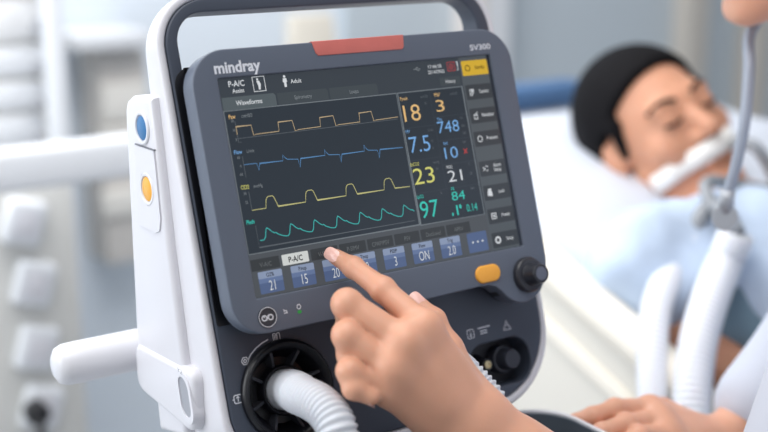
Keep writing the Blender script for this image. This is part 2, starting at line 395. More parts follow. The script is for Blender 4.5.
G_HEAD = glow('header', (59, 66, 74), .85); G_PANEL = glow('panel', (46, 54, 63), .85); G_STRIP = glow('strip', (86, 93, 99), .75); G_TAB = glow('tab', (92, 102, 107), .7); G_TAB2 = glow('tab_idle', (72, 80, 86), .7)
G_BTN = glow('button', (62, 67, 73), .75); G_LINE = glow('frame_line', (120, 128, 134), .8); G_WHT = glow('white', (228, 232, 236)); G_GRY = glow('grey', (140, 147, 152)); G_DIM = glow('dim', (98, 105, 112))
G_ORG = glow('amber', (240, 198, 134)); G_BLU = glow('blue', (128, 182, 238)); G_YEL = glow('yellow', (226, 224, 124)); G_TEA = glow('teal', (64, 212, 196)); G_RED = glow('red', (190, 74, 76)); G_AMB = glow('paw', (206, 182, 144)); G_BL2 = glow('flow', (96, 146, 196)); G_YL2 = glow('co2', (206, 202, 138)); G_TE2 = glow('pleth', (70, 186, 182))
sflat('header_bar', [rc(-127.4, 57.6, 95.4, 81.8)], L0, G_HEAD)
sflat('waveform_panel', [rc(-127, -50, 28.2, 57.6)], L0, G_PANEL)
sflat('readout_panel', [rc(28.2, -50, 95.4, 57.6)], L0, G_PANEL)
sflat('button_column', [rc(95.4, -81.6, 124.4, 81.8)], L0, G_STRIP)
sflat('key_bar', [rc(-127.4, -81.8, 95.4, -50)], L0, glow('key_bar', (84, 89, 95), .75))
sline('panel_frame', [[(-126.6, 57.6), (27.6, 57.6), (27.6, -49.4), (-126.6, -49.4), (-126.6, 57.6)], [(28.8, 57.6), (93.8, 57.6), (93.8, -50), (28.8, -50), (28.8, 57.6)]], .75, G_LINE, L1)
sline('panel_divider', [[(29.5, 28.6), (60, 28.6)], [(60, 34.8), (93, 34.8)], [(29.5, 2.2), (60, 2.2)], [(60, 15), (93, 15)], [(29.5, -24.5), (93, -24.5)], [(60, -4.8), (93, -4.8)], [(60, 56), (60, -24)]], .35, glow('divider', (62, 70, 80)), L1)
t1 = sflat('screen_tab', [[(-126.4, 57.6), (-81.4, 57.6), (-81.4, 65.8), (-83, 67.6), (-126.4, 67.6)]], L1, G_TAB)
for k, s in enumerate(('Spirometry', 'Loops')):
    x = -80+k*46.2; sflat('screen_tab', [[(x, 58.4), (x+44.6, 58.4), (x+44.6, 65.8), (x+43.2, 67.2), (x, 67.2)]], L1, G_TAB2); stext('tab_text', s, x+22, 61.2, 3.0, G_GRY, None, 'c')
stext('tab_text', 'Waveforms', -104.5, 61.0, 3.5, G_WHT, 22, 'c', bold=.012)
stext('mode_text', 'P-A/C', -119, 75.2, 4.3, G_WHT, 13.2, bold=.015); stext('mode_text', 'Assist', -116.8, 70.4, 3, G_WHT, 10, bold=.012)
sline('icon_frame', [[(-98.6, 70), (-88.6, 70), (-88.6, 81), (-98.6, 81), (-98.6, 70)]], .5, G_WHT)
def figure(x, z, s): return [circle(x, z+4.1*s, 1.05*s, 12), [(x-1.5*s, z+2.8*s), (x-1.9*s, z-.2*s), (x-1.1*s, z-.2*s), (x-1.0*s, z-4*s), (x+1.0*s, z-4*s), (x+1.1*s, z-.2*s), (x+1.9*s, z-.2*s), (x+1.5*s, z+2.8*s)][::-1]]
sflat('breath_icon', [circle(-94.6, 79.0, .9, 10), [(-95.6, 77.8), (-93.2, 78), (-92.2, 75), (-92.6, 73.6), (-93, 71.2), (-94.6, 71.2), (-94.6, 74)][::-1]], L3, G_WHT)
sflat('patient_icon', figure(-71.4, 75.2, 1.0), L3, G_WHT); stext('patient_text', 'Adult', -66.6, 73.6, 3.1, G_WHT, 9.5, bold=.01)
sline('usb_icon', [[(48, 75.4), (55, 75.4)], [(50, 75.4), (51.6, 76.8), (53, 76.8)], [(51, 75.4), (52.6, 74.1), (54, 74.1)]], .5, G_GRY)
stext('clock_text', '17:46:58', 63, 74.9, 2.9, G_WHT, 13.4); stext('clock_text', '2014/09/02', 62, 70.4, 2.9, G_WHT, 16.5)
sline('alarm_icon', [[(82.5, 71.4), (90, 71.4), (90, 78.6), (82.5, 78.6), (82.5, 71.4)], circle(86.2, 75, 2, 14)+[(88.2, 75)], [(84.8, 73.4), (87.6, 76.6)]], .55, G_RED); sline('bracket_icon', [[(91.6, 78.6), (93, 78.6), (93, 71.4), (91.6, 71.4)]], .5, G_WHT)
sflat('history_button', [rc(72.6, 59.6, 93.2, 66.6)], L1, G_TAB2); stext('button_text', 'History', 83, 61.6, 2.8, G_WHT, 10, 'c')
# waveforms, each a line of light
PAW = [(-118.9, 39.3), (-118.9, 45.4), (-106.4, 45.4), (-105.6, 37.6), (-103, 38.2), (-84, 38.4), (-83.4, 45.3), (-71.2, 45.4), (-70, 37.2), (-67, 37.9), (-47.4, 38.2), (-46.8, 45.2), (-34.7, 45.5), (-33.6, 37.4), (-31, 38), (-11.4, 38.2), (-10.8, 45.2), (.6, 45.5), (1.6, 37.6), (4, 38.2), (25, 38.6)]
FLOW = [(-117.7, 16.8), (-107.2, 16.6), (-106.2, 11.4), (-104.8, 16.2), (-84.9, 15.9), (-84.3, 20.4), (-82.8, 18), (-81, 16.6), (-72, 15.6), (-71.2, 9.4), (-69.6, 15.8), (-48, 15.8), (-47.4, 20.2), (-46, 17.4), (-44.4, 15.8), (-35, 14.9), (-34.6, 9), (-32.8, 14.9), (-12, 15), (-11.4, 19.8), (-10, 16.8), (-8, 15.2), (0, 14.4), (.8, 8.4), (2.7, 14.6), (24.5, 13.9)]
def hump(x): return [(x-5.4, -17.4), (x-4.4, -12), (x-3.6, -10), (x-2, -9), (x+1.4, -8.9), (x+2.6, -10), (x+3.6, -13), (x+5, -17.4)]
CO2 = [(-117.7, -17.4)]+hump(-100.6)+hump(-66.4)+hump(-30.2)+hump(5.4)+[(24.5, -17.9)]
PLE = [(-115.5, -40.4), (-112.4, -40.4)]
for k in range(7):
    x = -108.4+20.7*k; PLE += [(x-3.6, -40.2), (x-2.2, -38.5), (x-.8, -33), (x, -31.9), (x+1.4, -32.8), (x+4, -35.4), (x+6, -36.6), (x+7, -36.4), (x+9, -38), (x+13, -39.8), (x+15.6, -40.3)]
PLE = [p for p in PLE if p[0] < 25]
for nm, ln, m, wd in (('airway_pressure_trace', PAW, G_AMB, .5), ('flow_trace', FLOW, G_BL2, .5), ('co2_trace', CO2, G_YL2, .55), ('pleth_trace', PLE, G_TE2, .7)): sline(nm, [ln], wd, m, L3)
sline('trace_axis', [[(-118.9, 49.6), (-118.9, 33.6), (-116.5, 33.6)], [(-118.9, 36.5), (24, 37)], [(-117.9, 23), (-117.9, 7.4)], [(-117.7, -3.4), (-117.7, -17.4)], [(-117, -29), (-117, -45.4), (24, -45.4)]], .45, G_DIM)
for s, u, x, z, m in (('Paw', 'cmH2O', -123.4, 51.6, G_ORG), ('Flow', 'L/min', -124, 25.2, G_BLU), ('CO2', 'mmHg', -123.6, -1.2, G_YEL), ('Pleth', '', -124, -27.2, G_TEA)):
    stext('trace_label', s, x, z, 3.0, m, None, bold=.012)
    if u: stext('unit_label', u, x+10.5, z, 2.5, G_GRY)
for z, l in ((49, '20'), (42, '10'), (35, '0'), (21.5, '60'), (15, '0'), (9, '-60'), (-5.5, '50'), (-12, '25')): stext('scale_text', l, -120, z, 2.0, G_GRY, None, 'r')
for s, x, z, h, w_, m in (('18', 31.0, 33.9, 13.4, 16.4, G_ORG), ('3', 64, 38.9, 9.6, 8.2, G_ORG), ('748', 61.8, 21.2, 9.6, 21.6, G_BLU), ('7.5', 31.2, 8.4, 13, 20.2, G_BLU), ('10', 64.2, -.3, 9.4, 13.4, G_BLU), ('23', 29.6, -17.4, 13, 20.6, G_YEL), ('21', 63.4, -19.4, 9.2, 14.4, G_WHT), ('97', 30.6, -45, 13.8, 18, G_TEA), ('84', 63.6, -34.8, 7.2, 13.4, G_TEA)):
    stext('numeric_readout', s, x, z, h, m, w_, bold=-.004)
for s, x, z, m in (('Ppeak', 30.2, 51.4, G_ORG), ('PEEP', 64, 51.6, G_ORG), ('TVe', 62.4, 31.2, G_BLU), ('MV', 30, 24.6, G_BLU), ('ftot', 64.6, 11.4, G_BLU), ('EtCO2', 28.8, -2.2, G_YEL), ('FiO2', 63.6, -8.4, G_WHT), ('SpO2', 29.4, -28.6, G_TEA), ('PR', 64.4, -26.6, G_TEA)): stext('readout_label', s, x, z, 2.7, m)
for x, z, s in ((50, 51.6, 'cmH2O'), (53, 46, '35'), (80, 51.4, 'cmH2O'), (86, 31, 'mL'), (86, 24, '800'), (52, 24, 'L/min'), (53, 15, '10'), (53, 9, '4'), (84, 11, 'bpm'), (51, -2.6, 'mmHg'), (53, -8, '50'), (86, -8, '%'), (53, -28, '%'), (84, -28, 'bpm'), (86, -16, '25'), (86, 18, '300')): stext('limit_text', s, x, z, 2.1, G_DIM)
sline('silence_icon', [[(84, 2), (87.4, 6)], [(84, 6), (87.4, 2)]], 1.0, G_RED)
sflat('perfusion_bars', [rc(61+2.4*0, -47, 62.4, -44.6), rc(66, -47, 67.6, -38.8), rc(69.4, -42, 71.4, -38.8)], L3, G_TEA); stext('perfusion_text', '0.14', 76.4, -45.6, 6, G_TEA, 11)
# button column
def button(i, top, s, m=G_BTN, tm=G_WHT):
    b = sflat('screen_button', [rrect(97, top-12.6, 124.2, top, .8, 2)], L1, m)
    ic = [circle(102.8, top-6.3, 2.4, 14)+[(105.2, top-6.3)]]
    if i == 1: ic = [[(101, top-9), (101, top-4), (103, top-4), (103, top-9), (101, top-9)], [(104.6, top-7.5), (104.6, top-4)], [(103.8, top-5), (104.6, top-4), (105.4, top-5)]]
    if i == 2: ic = [[(101, top-9), (101, top-5.6), (104.2, top-5.6), (104.2, top-9), (101, top-9)], [(102, top-5.6), (104.8, top-3.2)]]
    if i == 4: ic = [[(100.4, top-5), (102.6, top-6.4), (100.4, top-8)], [(103.4, top-4), (105.6, top-5)], [(103.4, top-8.6), (105.6, top-7.6)]]
    if i == 5: ic = [[(101.4, top-8.6), (101.4, top-6), (104.6, top-6), (104.6, top-8.6), (101.4, top-8.6), (104.6, top-7.3), (101.4, top-7.3)], [(102, top-6), (102.2, top-3.6), (103.8, top-3.6), (104, top-6)]]
    if i == 6: ic = [[(100.6, top-8.4), (105.2, top-8.4), (105.2, top-4), (100.6, top-4), (100.6, top-8.4)], [(101.4, top-6.4), (102.6, top-5.4), (103.4, top-7), (104.6, top-5.8)]]
    sline('button_icon', ic, 1.5 if i in (7, 5) else .7, tm, L3)
    ls = s.split('|')
    for k, q in enumerate(ls): stext('button_text', q, 115.5, top-7.6+(1.9 if len(ls) > 1 else 0)-k*3.9, 2.9, tm, None, 'c', bold=.008)
for i, (top, s) in enumerate(((78.6, 'Standby'), (58.2, 'Suction'), (38.2, 'Nebulizer'), (18.6, 'Pressure'), (-6.6, 'Alarm|Setup'), (-27, 'Lock'), (-46.8, 'Freeze'), (-67, 'Setup'))):
    if i == 0: button(i, top, s, glow('standby_yellow', (226, 184, 56), .72), glow('dark_text', (70, 56, 20)))
    else: button(i, top, s)
# ventilation modes and setting keys
for i, s in enumerate(('V-A/C', 'P-A/C', 'V-SIMV', 'P-SIMV', 'CPAP/PSV', 'PSV', 'DuoLevel', 'APRV')):
    x = -126.4+25.6*i
    if i == 1:
        sflat('mode_key', [rrect(x+.6, -62, x+23.4, -53.8, .8, 2)], L1, glow('mode_on', (222, 226, 224))); stext('key_text', s, x+12, -60.2, 4.2, glow('black_text', (20, 22, 26)), 12, 'c', bold=.016)
    else:
        sflat('mode_key', [rrect(x, -62.2, x+24, -53.6, .6, 2)], L1, glow('mode_off', (60, 64, 68), .75)); stext('key_text', s, x+12, -60, 3.4, glow('mode_text', (112, 117, 120)), None, 'c')
for i, (s, l) in enumerate((('21', 'O2%'), ('15', 'Pinsp'), ('20', 'f'), ('10', 'Tinsp'), ('3', 'PEEP'), ('ON', 'Flow'), ('2.0', 'Trig'), ('', ''))):
    x = -122.2+27.7*i; key = rrect(x, -79.8, x+20.2, -63.4, .9, 2)
    sflat('setting_key', [key], L1, glow('key_blue', (86, 104, 142), .8))
    if s:
        sflat('key_band', [rrect(x, -68.6, x+20.2, -63.4, .9, 2)], L2, glow('key_band', (146, 161, 190), .75)); sflat('key_sheen', [rc(x, -72, x+20.2, -68.6)], L2, glow('key_mid', (104, 123, 162), .8))
        stext('key_text', l, x+10, -67.6, 2.9, glow('black_text', (20, 22, 26)), None, 'c', bold=.008); stext('key_text', s, x+10.4, -78, 7.4, G_WHT, None, 'c', sq=.62, bold=-.006)
    else: sflat('key_dots', [circle(x+5+5*k, -71.4, .9, 10) for k in range(3)], L3, G_WHT)

# --- inspiratory valve with its ribs, left of the hand
vc = F(vx, vz, -30)
valve = mkobj('valve_socket', lathe([(.0335, -.02), (.0392, 0), (.0392, .0015), (.0385, .0045), (.0365, .0062), (.0345, .0055), (.0315, .001), (.029, -.008), (.0255, -.013), (.0195, -.013), (.0195, -.004), (.0185, -.0025), (.0165, -.003), (.016, -.014), (.0, -.014)], vc, FN, 64), BLACK, vent, 'auto')
for k in range(8):
    a = 2*math.pi*(k+.35)/8; ca, sa = math.cos(a), math.sin(a)
    P0 = lambda r, t, n: F(vx+ca*r-sa*t, vz+sa*r+ca*t, n)
    v = [P0(r, t, n) for r, n in ((18, -35), (18, -43), (33, -43), (33, -28.5)) for t in (-1.1, 1.1)]
    mkobj('socket_rib', me_py(v, [[0, 2, 4, 6], [1, 7, 5, 3], [0, 1, 3, 2], [2, 3, 5, 4], [4, 5, 7, 6], [6, 7, 1, 0]]), mat('rib_black', (48, 50, 58), .35), valve, False)
mkobj('valve_cup', lathe([(.034, -.03), (.034, -.0205), (.0, -.02)], vc, FN, 40), BLACK, valve, 'auto')
# --- recess with two small connectors
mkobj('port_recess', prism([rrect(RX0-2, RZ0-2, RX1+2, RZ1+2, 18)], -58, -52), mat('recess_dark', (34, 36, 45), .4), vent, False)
c1 = F(117.8, -176.5, -52)
mkobj('round_port', lathe([(.0125, 0), (.0125, .008), (.0115, .010), (.0095, .0105), (.009, .02), (.0078, .0222), (.0, .0225)], c1, FN, 36), mat('port_dark', (50, 53, 63), .35), vent, 'auto')
c2 = F(90.2, -176, -52)
sp = mkobj('sensor_port', lathe([(.009, 0), (.009, .006), (.006, .009), (.0052, .010), (.005, .022), (.0, .022)], c2, FN, 30), BLACK, vent, 'auto')
mkobj('metal_contact', lathe([(.0034, .0218), (.0034, .0232), (.0020, .0236), (.0018, .0226), (.0, .0226)], c2, FN, 24), mat('brass', (205, 188, 150), .3, 1.), sp, 'auto')
# --- printed marks on the front panel
def plines(name, lines, wd=.7): return mkobj(name, strokes(lines, wd, -29.85), INK, vent, False)
ax, az = onF(276, 337, -30)
arcp = [onF(x, y, -30) for x, y in ((248, 360), (251, 354), (256, 348), (262, 343), (268, 339.5))]
plines('rotation_mark', [arcp], 1.1)
mx, mz = onF(276, 337, -30); plines('unlock_mark', [rrect(mx-2.6, mz-2.6, mx-.2, mz+2.8, .6, 2)+[(mx-2.6, mz-2)], rrect(mx+.8, mz-2.6, mx+3.2, mz+2.8, .6, 2)+[(mx+.8, mz-2)], [(mx-1.4, mz-2), (mx-1.4, mz+2)]], .7)
mx, mz = onF(245, 361, -30); plines('lock_mark', [circle(mx, mz, 3, 6)+[(mx+3, mz)], circle(mx, mz, 1.2, 8)+[(mx+1.2, mz)]], .8)
mx, mz = onF(238, 399, -30); plines('inspiration_mark', [rrect(mx-3.2, mz-3, mx+3.2, mz+3, 1.2, 3)+[(mx-3.2, mz-1.8)], [(mx, mz-2), (mx, mz+2)], [(mx-1.2, mz+.8), (mx, mz+2), (mx+1.2, mz+.8)], [(mx-4.6, mz), (mx-3.4, mz)], [(mx+3.4, mz), (mx+4.6, mz)]], .8)
mx, mz = onF(470.5, 334, -30); plines('port_mark', [rrect(mx-3.4, mz-3.6, mx+3.4, mz+3.6, 1.2, 3)+[(mx-3.4, mz-2.4)], [(mx, mz-2.2), (mx, mz+2.2)], [(mx-1.2, mz-1), (mx, mz-2.2), (mx+1.2, mz-1)]], .6)
mx, mz = onF(480, 331, -30); plines('port_caption', [[(mx-2, mz+2.4), (mx+11, mz+2.6)], [(mx, mz-.4), (mx+7, mz-.2)], [(mx, mz-2.4), (mx+7, mz-2.4)]], .9)
mx, mz = onF(506.5, 326, -30); plines('caution_mark', [[(mx-4, mz-3), (mx+4, mz-3), (mx, mz+4.4), (mx-4, mz-3)], [(mx, mz-.4), (mx, mz+1.8)]], .6)

# ------------------------------------------------------------------ breathing hoses
HOSE = mat('white_hose', (206, 209, 216), .45, sss=.05)
start = vc+FN*(-.014)
hp_ = [start, vc+FN*.008, at(303, 396, .915), at(319, 404, .892), at(332, 418, .878), at(339, 438, .872), at(341, 475, .875)]
tag(mkobj('breathing_hose', hose(hp_, .0140, .0040, .0010, .046, .0158), HOSE, base=tuple(vc)), 'ribbed white breathing hose plugged into the round black valve socket, left of the pointing hand', 'breathing hose')
e0 = F(36, -160, -29)
hp_ = [e0, F(42, -161, -14), at(463, 368, .965), at(482, 387, .957), at(495, 405, .953), at(501, 428, .957), at(504, 460, .972)]
tag(mkobj('breathing_hose', hose(hp_, .0105, .0046, .0010, .02, .0115), HOSE, base=tuple(e0)), 'ribbed white breathing hose half hidden behind the pointing hand, below the small recess', 'breathing hose')
mkobj('hose_port', lathe([(.017, -.004), (.017, .004), (.0155, .006), (.0125, .006), (.0122, -.002), (0, -.002)], e0, FN, 32), BLACK, vent, 'auto')

# ------------------------------------------------------------------ trolley
zt = ORG[2]-.238
tro = thing('trolley', (0, .02, 0), 'white equipment trolley with a push bar and a dark grey tray, under the ventilator', 'trolley')
Tz = lambda a, b, n: np.array([a, b, n])/1000+np.array([0, 0, zt])
TO = rrect(-168, -260, 172, -10, [50, 50, 42, 42], 10); TI = [(x*.978, (z+135)*.972-135) for x, z in TO]; TL = [(x*.966, (z+135)*.956-135) for x, z in TO]
tray = mkobj('tray', prism([TI], -24, -20, Tz), mat('tray_grey', (88, 98, 108), .5), tro, 'auto')
mkobj('tray_wall', prism([TI, TL], -21, 1, Tz), mat('tray_grey', (88, 98, 108), .5), tray, 'auto')
mkobj('tray_rim', prism([TO, TI], -26, 3, Tz, bev=1.4, bev_back=1.5), WHITE2, tro, 'auto')
mkobj('mounting_plate', box(-.12, .12, -.03, .11, zt-.02, zt+.018, .006), DARK, tro, 'auto')
mkobj('column', box(-.045, .045, 0, .125, .16, zt-.015, .012), WHITE, tro, 'auto')
pb0 = onY(58, 366, .145); zb = pb0[2]
mkobj('push_bar', join(lathe([(.0, -.001), (.010, 0), (.0148, .003), (.0172, .009), (.0175, .02), (.0175, .47), (.0, .475)], (pb0[0]-.003, .145, zb), (1, 0, 0), 28)), WHITE2, tro, 'auto')
mkobj('bar_bracket', box(-.02, .02, .118, .16, zt-.2, zb+.005, .006), WHITE, tro, 'auto')
mkobj('base_frame', join(box(-.22, .22, -.05, .09, .10, .16, .02), box(-.2, -.12, -.3, .3, .09, .14, .02), box(.12, .2, -.3, .3, .09, .14, .02)), WHITE, tro, 'auto')
for x in (-.16, .16):
    for y in (-.26, .26):
        cs = mkobj('caster', join(box(x-.014, x+.014, y-.02, y+.02, .06, .095, .004)), DARK, tro, 'auto')
        mkobj('wheel', lathe([(.0, -.014), (.036, -.014), (.045, -.01), (.045, .01), (.036, .014), (.0, .014)], (x, y+.01, .045), (1, 0, 0), 24), BLACK, cs, 'auto')

# ------------------------------------------------------------------ background, left side
CREAM = mat('cream_panel', (230, 228, 223), .6); WHT = mat('white_paint', (220, 223, 228), .5); TAUPE = mat('taupe_shelf', (214, 210, 206), .7); BEIGE = mat('warm_grey_panel', (204, 204, 201), .6)
def px_box(x0, y0, x1, y1, Y, dep, bev=.004):  # an upright box whose front stands at depth Y
    a = onY((x0+x1)/2, (y0+y1)/2, Y); l = onY(x0, (y0+y1)/2, Y); r = onY(x1, (y0+y1)/2, Y); t = onY((x0+x1)/2, y0, Y); b = onY((x0+x1)/2, y1, Y)
    return [l[0], r[0], Y, Y+dep, b[2], t[2]]
def bx(c, bev=.004): return box(*c, bev)
# supply column with sockets
c = px_box(-60, 190, 84, 520, 1.1, .12); c[4] = 0; c[5] = onY(40, 178, 1.1)[2]
colm = thing('supply_column', ((c[0]+c[1])/2, 1.16, 0), 'warm grey medical supply column with tilted white sockets, at the left edge', 'column')
mkobj('column_body', bx(c, .01), BEIGE, colm, 'auto')
for i, (px, py) in enumerate(((22, 221), (32, 282), (35, 346), (40, 405))):
    p = onY(px, py, 1.1); T = Matrix.Translation(p) @ Matrix.Rotation(math.radians(16), 4, 'Y')
    so = mkobj('wall_socket', box(-.031, .031, -.022, .012, -.036, .036, .008, 3, T), WHT, colm, 'auto')
    mkobj('socket_face', box(-.018, .018, -.0235, -.02, -.020, .020, .004, 2, T), mat('socket_face', (216, 216, 222), .5), so, 'auto')
p = onY(28, 404, 1.1)
plug = thing('power_plug', tuple(p+np.array([0, -.03, 0])), 'black round plug with a cable, in the lowest white socket', 'plug')
mkobj('plug_head', lathe([(.0, -.03), (.015, -.03), (.0195, -.024), (.0195, .0), (.014, .007), (0, .007)], p+np.array([0, -.03, 0]), (0, 1, 0), 24), BLACK, plug, 'auto')
mkobj('cable', tube(spline([p+np.array([0, -.055, -.006]), p+np.array([-.004, -.07, -.03]), p+np.array([-.012, -.068, -.10]), p+np.array([-.02, -.05, -.3])]), .0065, 10), BLACK, plug)
# white rail across the aisle
a = onY(-70, 168, .95); b = onY(136, 158, .95)
t = px_box(-80, 160, 60, 204, .95, .05)
rail = thing('wall_rail', ((a[0]+b[0])/2, .95, 0), 'long white horizontal rail crossing behind the ventilator at left', 'rail')
mkobj('rail_bar', box(a[0]-.1, b[0]+.5, .95, .99, a[2]-.052, a[2]+.012, .012, 3), WHT, rail, 'auto')
for x in (a[0]-.08, b[0]+.46): mkobj('post', box(x-.02, x+.02, .955, .985, 0, a[2]-.04, .005), WHT, rail, 'auto')
# drawer cabinet and post far left
c = px_box(-90, -60, 50, 190, 1.5, .35); c[4] = 0
cab = thing('drawer_cabinet', ((c[0]+c[1])/2, 1.6, 0), 'tall cream drawer cabinet with round knobs by the back wall, far left', 'cabinet')
mkobj('body', bx(c, .008), CREAM, cab, 'auto')
for (y0, y1) in ((-50, -4), (2, 44), (50, 79), (86, 114), (120, 150), (156, 185)):
    q = px_box(-80, y0, 46, y1, 1.485, .02); d = mkobj('drawer', bx(q, .006), WHT if y0 > 45 else mat('drawer_grey', (222, 223, 225), .6), cab, 'auto')
    k = onY(34, (y0+y1)/2+2, 1.485); mkobj('knob', lathe([(.0, -.03), (.013, -.028), (.013, -.02), (.006, -.012), (.006, 0), (0, 0)], k, (0, 1, 0), 20), mat('knob_steel', (170, 172, 178), .4), d, 'auto')
q = px_box(56, 0, 73, 300, 1.36, .05); tag(mkobj('upright_post', box(q[0], q[1], 1.36, 1.40, 0, 2.4, .006), WHT, smooth='auto', base=((q[0]+q[1])/2, 1.38, 0)), 'slim white upright post beside the drawer cabinet', 'post')
# shelf unit
c = px_box(102, 50, 150, 262, 1.78, .11)
sh = thing('shelf_unit', ((c[0]+c[1])/2, 1.88, c[4]), 'white topped shelf unit with cream drawers and taupe openings, just left of the ventilator', 'shelf unit')
q = px_box(73, 33, 152, 50, 1.72, .17); mkobj('top', bx(q, .006), WHT, sh, 'auto')
mkobj('body', bx(c, .004), TAUPE, sh, 'auto')
for (y0, y1) in ((84, 122), (126, 160), (190, 216)):
    q = px_box(103, y0, 148, y1, 1.765, .02); mkobj('drawer', bx(q, .005), CREAM, sh, 'auto')
# wall panel and posts behind the bed
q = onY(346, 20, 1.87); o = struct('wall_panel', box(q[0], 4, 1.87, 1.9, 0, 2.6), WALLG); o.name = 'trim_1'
for i, (x0, x1, m) in enumerate(((487, 510, WHT), (470, 486, mat('pale_beige', (222, 216, 212), .6)), (690, 708, mat('beige_trim', (196, 190, 182), .6)), (756, 772, mat('beige_trim', (196, 190, 182), .6)))):
    q = px_box(x0, 0, x1, 60, 1.80, .07); o = struct('trim', box(q[0], q[1], 1.80, 1.87, 0, 2.6), m); o.name = 'trim_%d' % (i+2)
# cream tapered panel seen through the handle
p0 = onY(286, 60, 1.7); p1 = onY(345, 60, 1.7); tz_ = onY(315, 14, 1.7)[2]
panelc = mkobj('screen_divider', prism([[(p0[0]*1000, 300), (p1[0]*1000+75, 300), (p1[0]*1000-30, tz_*1000), (p0[0]*1000+20, tz_*1000)]], 1700, 1740, lambda x, z, n: np.array([x, n, z])/1000, bev=6, bev_back=6), mat('cream_divider', (226, 220, 208), .6), smooth='auto', base=((p0[0]+p1[0])/2, 1.72, .3))
tag(panelc, 'cream tapered partition panel seen through the carry handle opening', 'partition')
mkobj('foot', box(p0[0], p1[0]+.05, 1.6, 1.84, 0, .3, .02), WHT, panelc, 'auto')

# ------------------------------------------------------------------ hospital bed
ZS = lambda y: .871+(y-.36)*.364 if y > -.25 else .871+(-.61)*.364      # top of the mattress
BX0, BX1, YH, YF = .47, 1.22, .74, -1.25
XC = (BX0+BX1)/2
bed = thing('hospital_bed', (XC, -.2, 0), 'hospital bed with a raised backrest, cream side rail and blue edged headboard', 'hospital bed')
RAILM = mat('cream_rail', (236, 230, 218), .5); RAIL2 = mat('cream_rail_panel', (222, 218, 209), .55)
Rs = lambda a, b, n: np.array([n, a, b])/1000
ry = lambda y, dz: (y*1000, (.942+(y-.315)*.366+dz)*1000)
RO = [ry(.64, -.26), ry(.66, -.23), ry(.66, -.03), ry(.64, 0), ry(.06, 0), ry(.03, -.012), ry(.012, -.045), ry(0, -.12), ry(0, -.23), ry(.03, -.26)]
mkobj('side_rail', prism([RO[::-1]], 436, 452, Rs, bev=4, bev_back=4), RAIL2, bed, 'auto')
mkobj('rail_grip', tube(spline([Rs(*ry(.66, -.2), 444), Rs(*ry(.655, -.03), 444), Rs(*ry(.6, -.012), 444), Rs(*ry(.3, -.012), 444), Rs(*ry(.08, -.012), 444), Rs(*ry(.025, -.04), 444), Rs(*ry(.005, -.13), 444), Rs(*ry(.0, -.22), 444)]), .0235, 18), RAILM, bed)
mkobj('rail_moulding', prism([[ry(.62, -.092), ry(.62, -.07), ry(.05, -.07), ry(.05, -.092)]], 428, 440, Rs, bev_back=4), RAILM, bed, 'auto')
mkobj('rail_arm', join(box(.452, .50, .1, .15, .52, .70, .005), box(.452, .50, .4, .45, .52, .80, .005)), WHT, bed, 'auto')
mkobj('bed_frame', box(BX0+.02, BX1-.02, YF, YH+.05, .44, .52, .01), WHT, bed, 'auto')
q = [(-250, 600), (740, 960), (740, 930), (-250, 560)]
mkobj('backrest_panel', prism([q[::-1]], BX0*1000+15, BX1*1000-15, Rs, bev=3), WHT, bed, 'auto')
mkobj('foot_panel', box(BX0+.015, BX1-.015, YF+.02, -.26, .52, .55, .005), WHT, bed, 'auto')
for x in (BX0+.06, BX1-.06):
    for y in (YF+.1, YH-.1):
        l = mkobj('leg', box(x-.025, x+.025, y-.025, y+.025, .1, .45, .005), WHT, bed, 'auto')
        mkobj('caster', lathe([(0, -.02), (.045, -.02), (.052, -.012), (.052, .012), (.045, .02), (0, .02)], (x, y, .052), (1, 0, 0), 20), DARK, l, 'auto')
hz0 = onY(555, 108, .86)[2]; hz1 = onY(555, 83, .86)[2]
hb = mkobj('headboard', box(BX0-.02, BX1+.02, .86, .90, .5, hz0+.001, .012), WHT, bed, 'auto')
mkobj('headboard_edge', box(BX0-.03, 1.02, .85, .91, hz0, hz1, .014), mat('blue_edge', (84, 120, 164), .5), hb, 'auto')
mkobj('head_post', join(box(BX0+.1, BX0+.14, .80, .87, .46, .6), box(BX1-.14, BX1-.10, .80, .87, .46, .6)), WHT, bed, 'auto')
# mattress
SHEET = mat('white_sheet', (208, 214, 225), .8, bump=.15, bscale=40)
mt = [(-1230, 552), (-260, 552), (738, 965), (738, 1008), (-250, 649), (-1230, 649)]
tag(mkobj('mattress', prism([mt[::-1]], BX0*1000+12, BX1*1000-12, Rs, bev=18, bev_back=18), SHEET, smooth='auto', base=(XC, -.2, .553)), 'white sheeted mattress bent up under the lying patient', 'mattress')

def soft_pad(c, R, hx, hy, hz, p=3.2, nu=40, nv=24, amp=.006, seed=1):   # pillow form
    rnd = np.random.RandomState(seed); ph = rnd.rand(6)*6.28; v = []; f = []
    sg = lambda t, e: math.copysign(abs(t)**e, t)
    for j in range(nv+1):
        b = -math.pi/2+math.pi*j/nv
        for i in range(nu):
            a = 2*math.pi*i/nu; x = sg(math.cos(a), 2/p); y = sg(math.sin(a), 2/p); cb = sg(math.cos(b), .55); z = math.sin(b)
            q = np.array([hx*x*cb, hy*y*cb, hz*z*(1-.35*(x*x*y*y)*abs(cb))]); q[2] += amp*(math.sin(9*x+ph[0]+4*y)+math.sin(7*y+ph[1]-5*x))*cb
            v.append(np.array(c)+R@q)
    for j in range(nv):
        for i in range(nu): f.append([j*nu+i, j*nu+(i+1) % nu, (j+1)*nu+(i+1) % nu, (j+1)*nu+i])
    me = me_py(v, f); bm = bmesh.new(); bm.from_mesh(me); bmesh.ops.remove_doubles(bm, verts=bm.verts, dist=1e-5); bpy.data.meshes.remove(me); return me_of(bm)
def rot3(x, y, z): return np.stack([nrm(x), nrm(y), nrm(z)], 1)
sl = math.atan(.364); RI = rot3([1, 0, 0], [0, math.cos(sl), math.sin(sl)], [0, -math.sin(sl), math.cos(sl)])

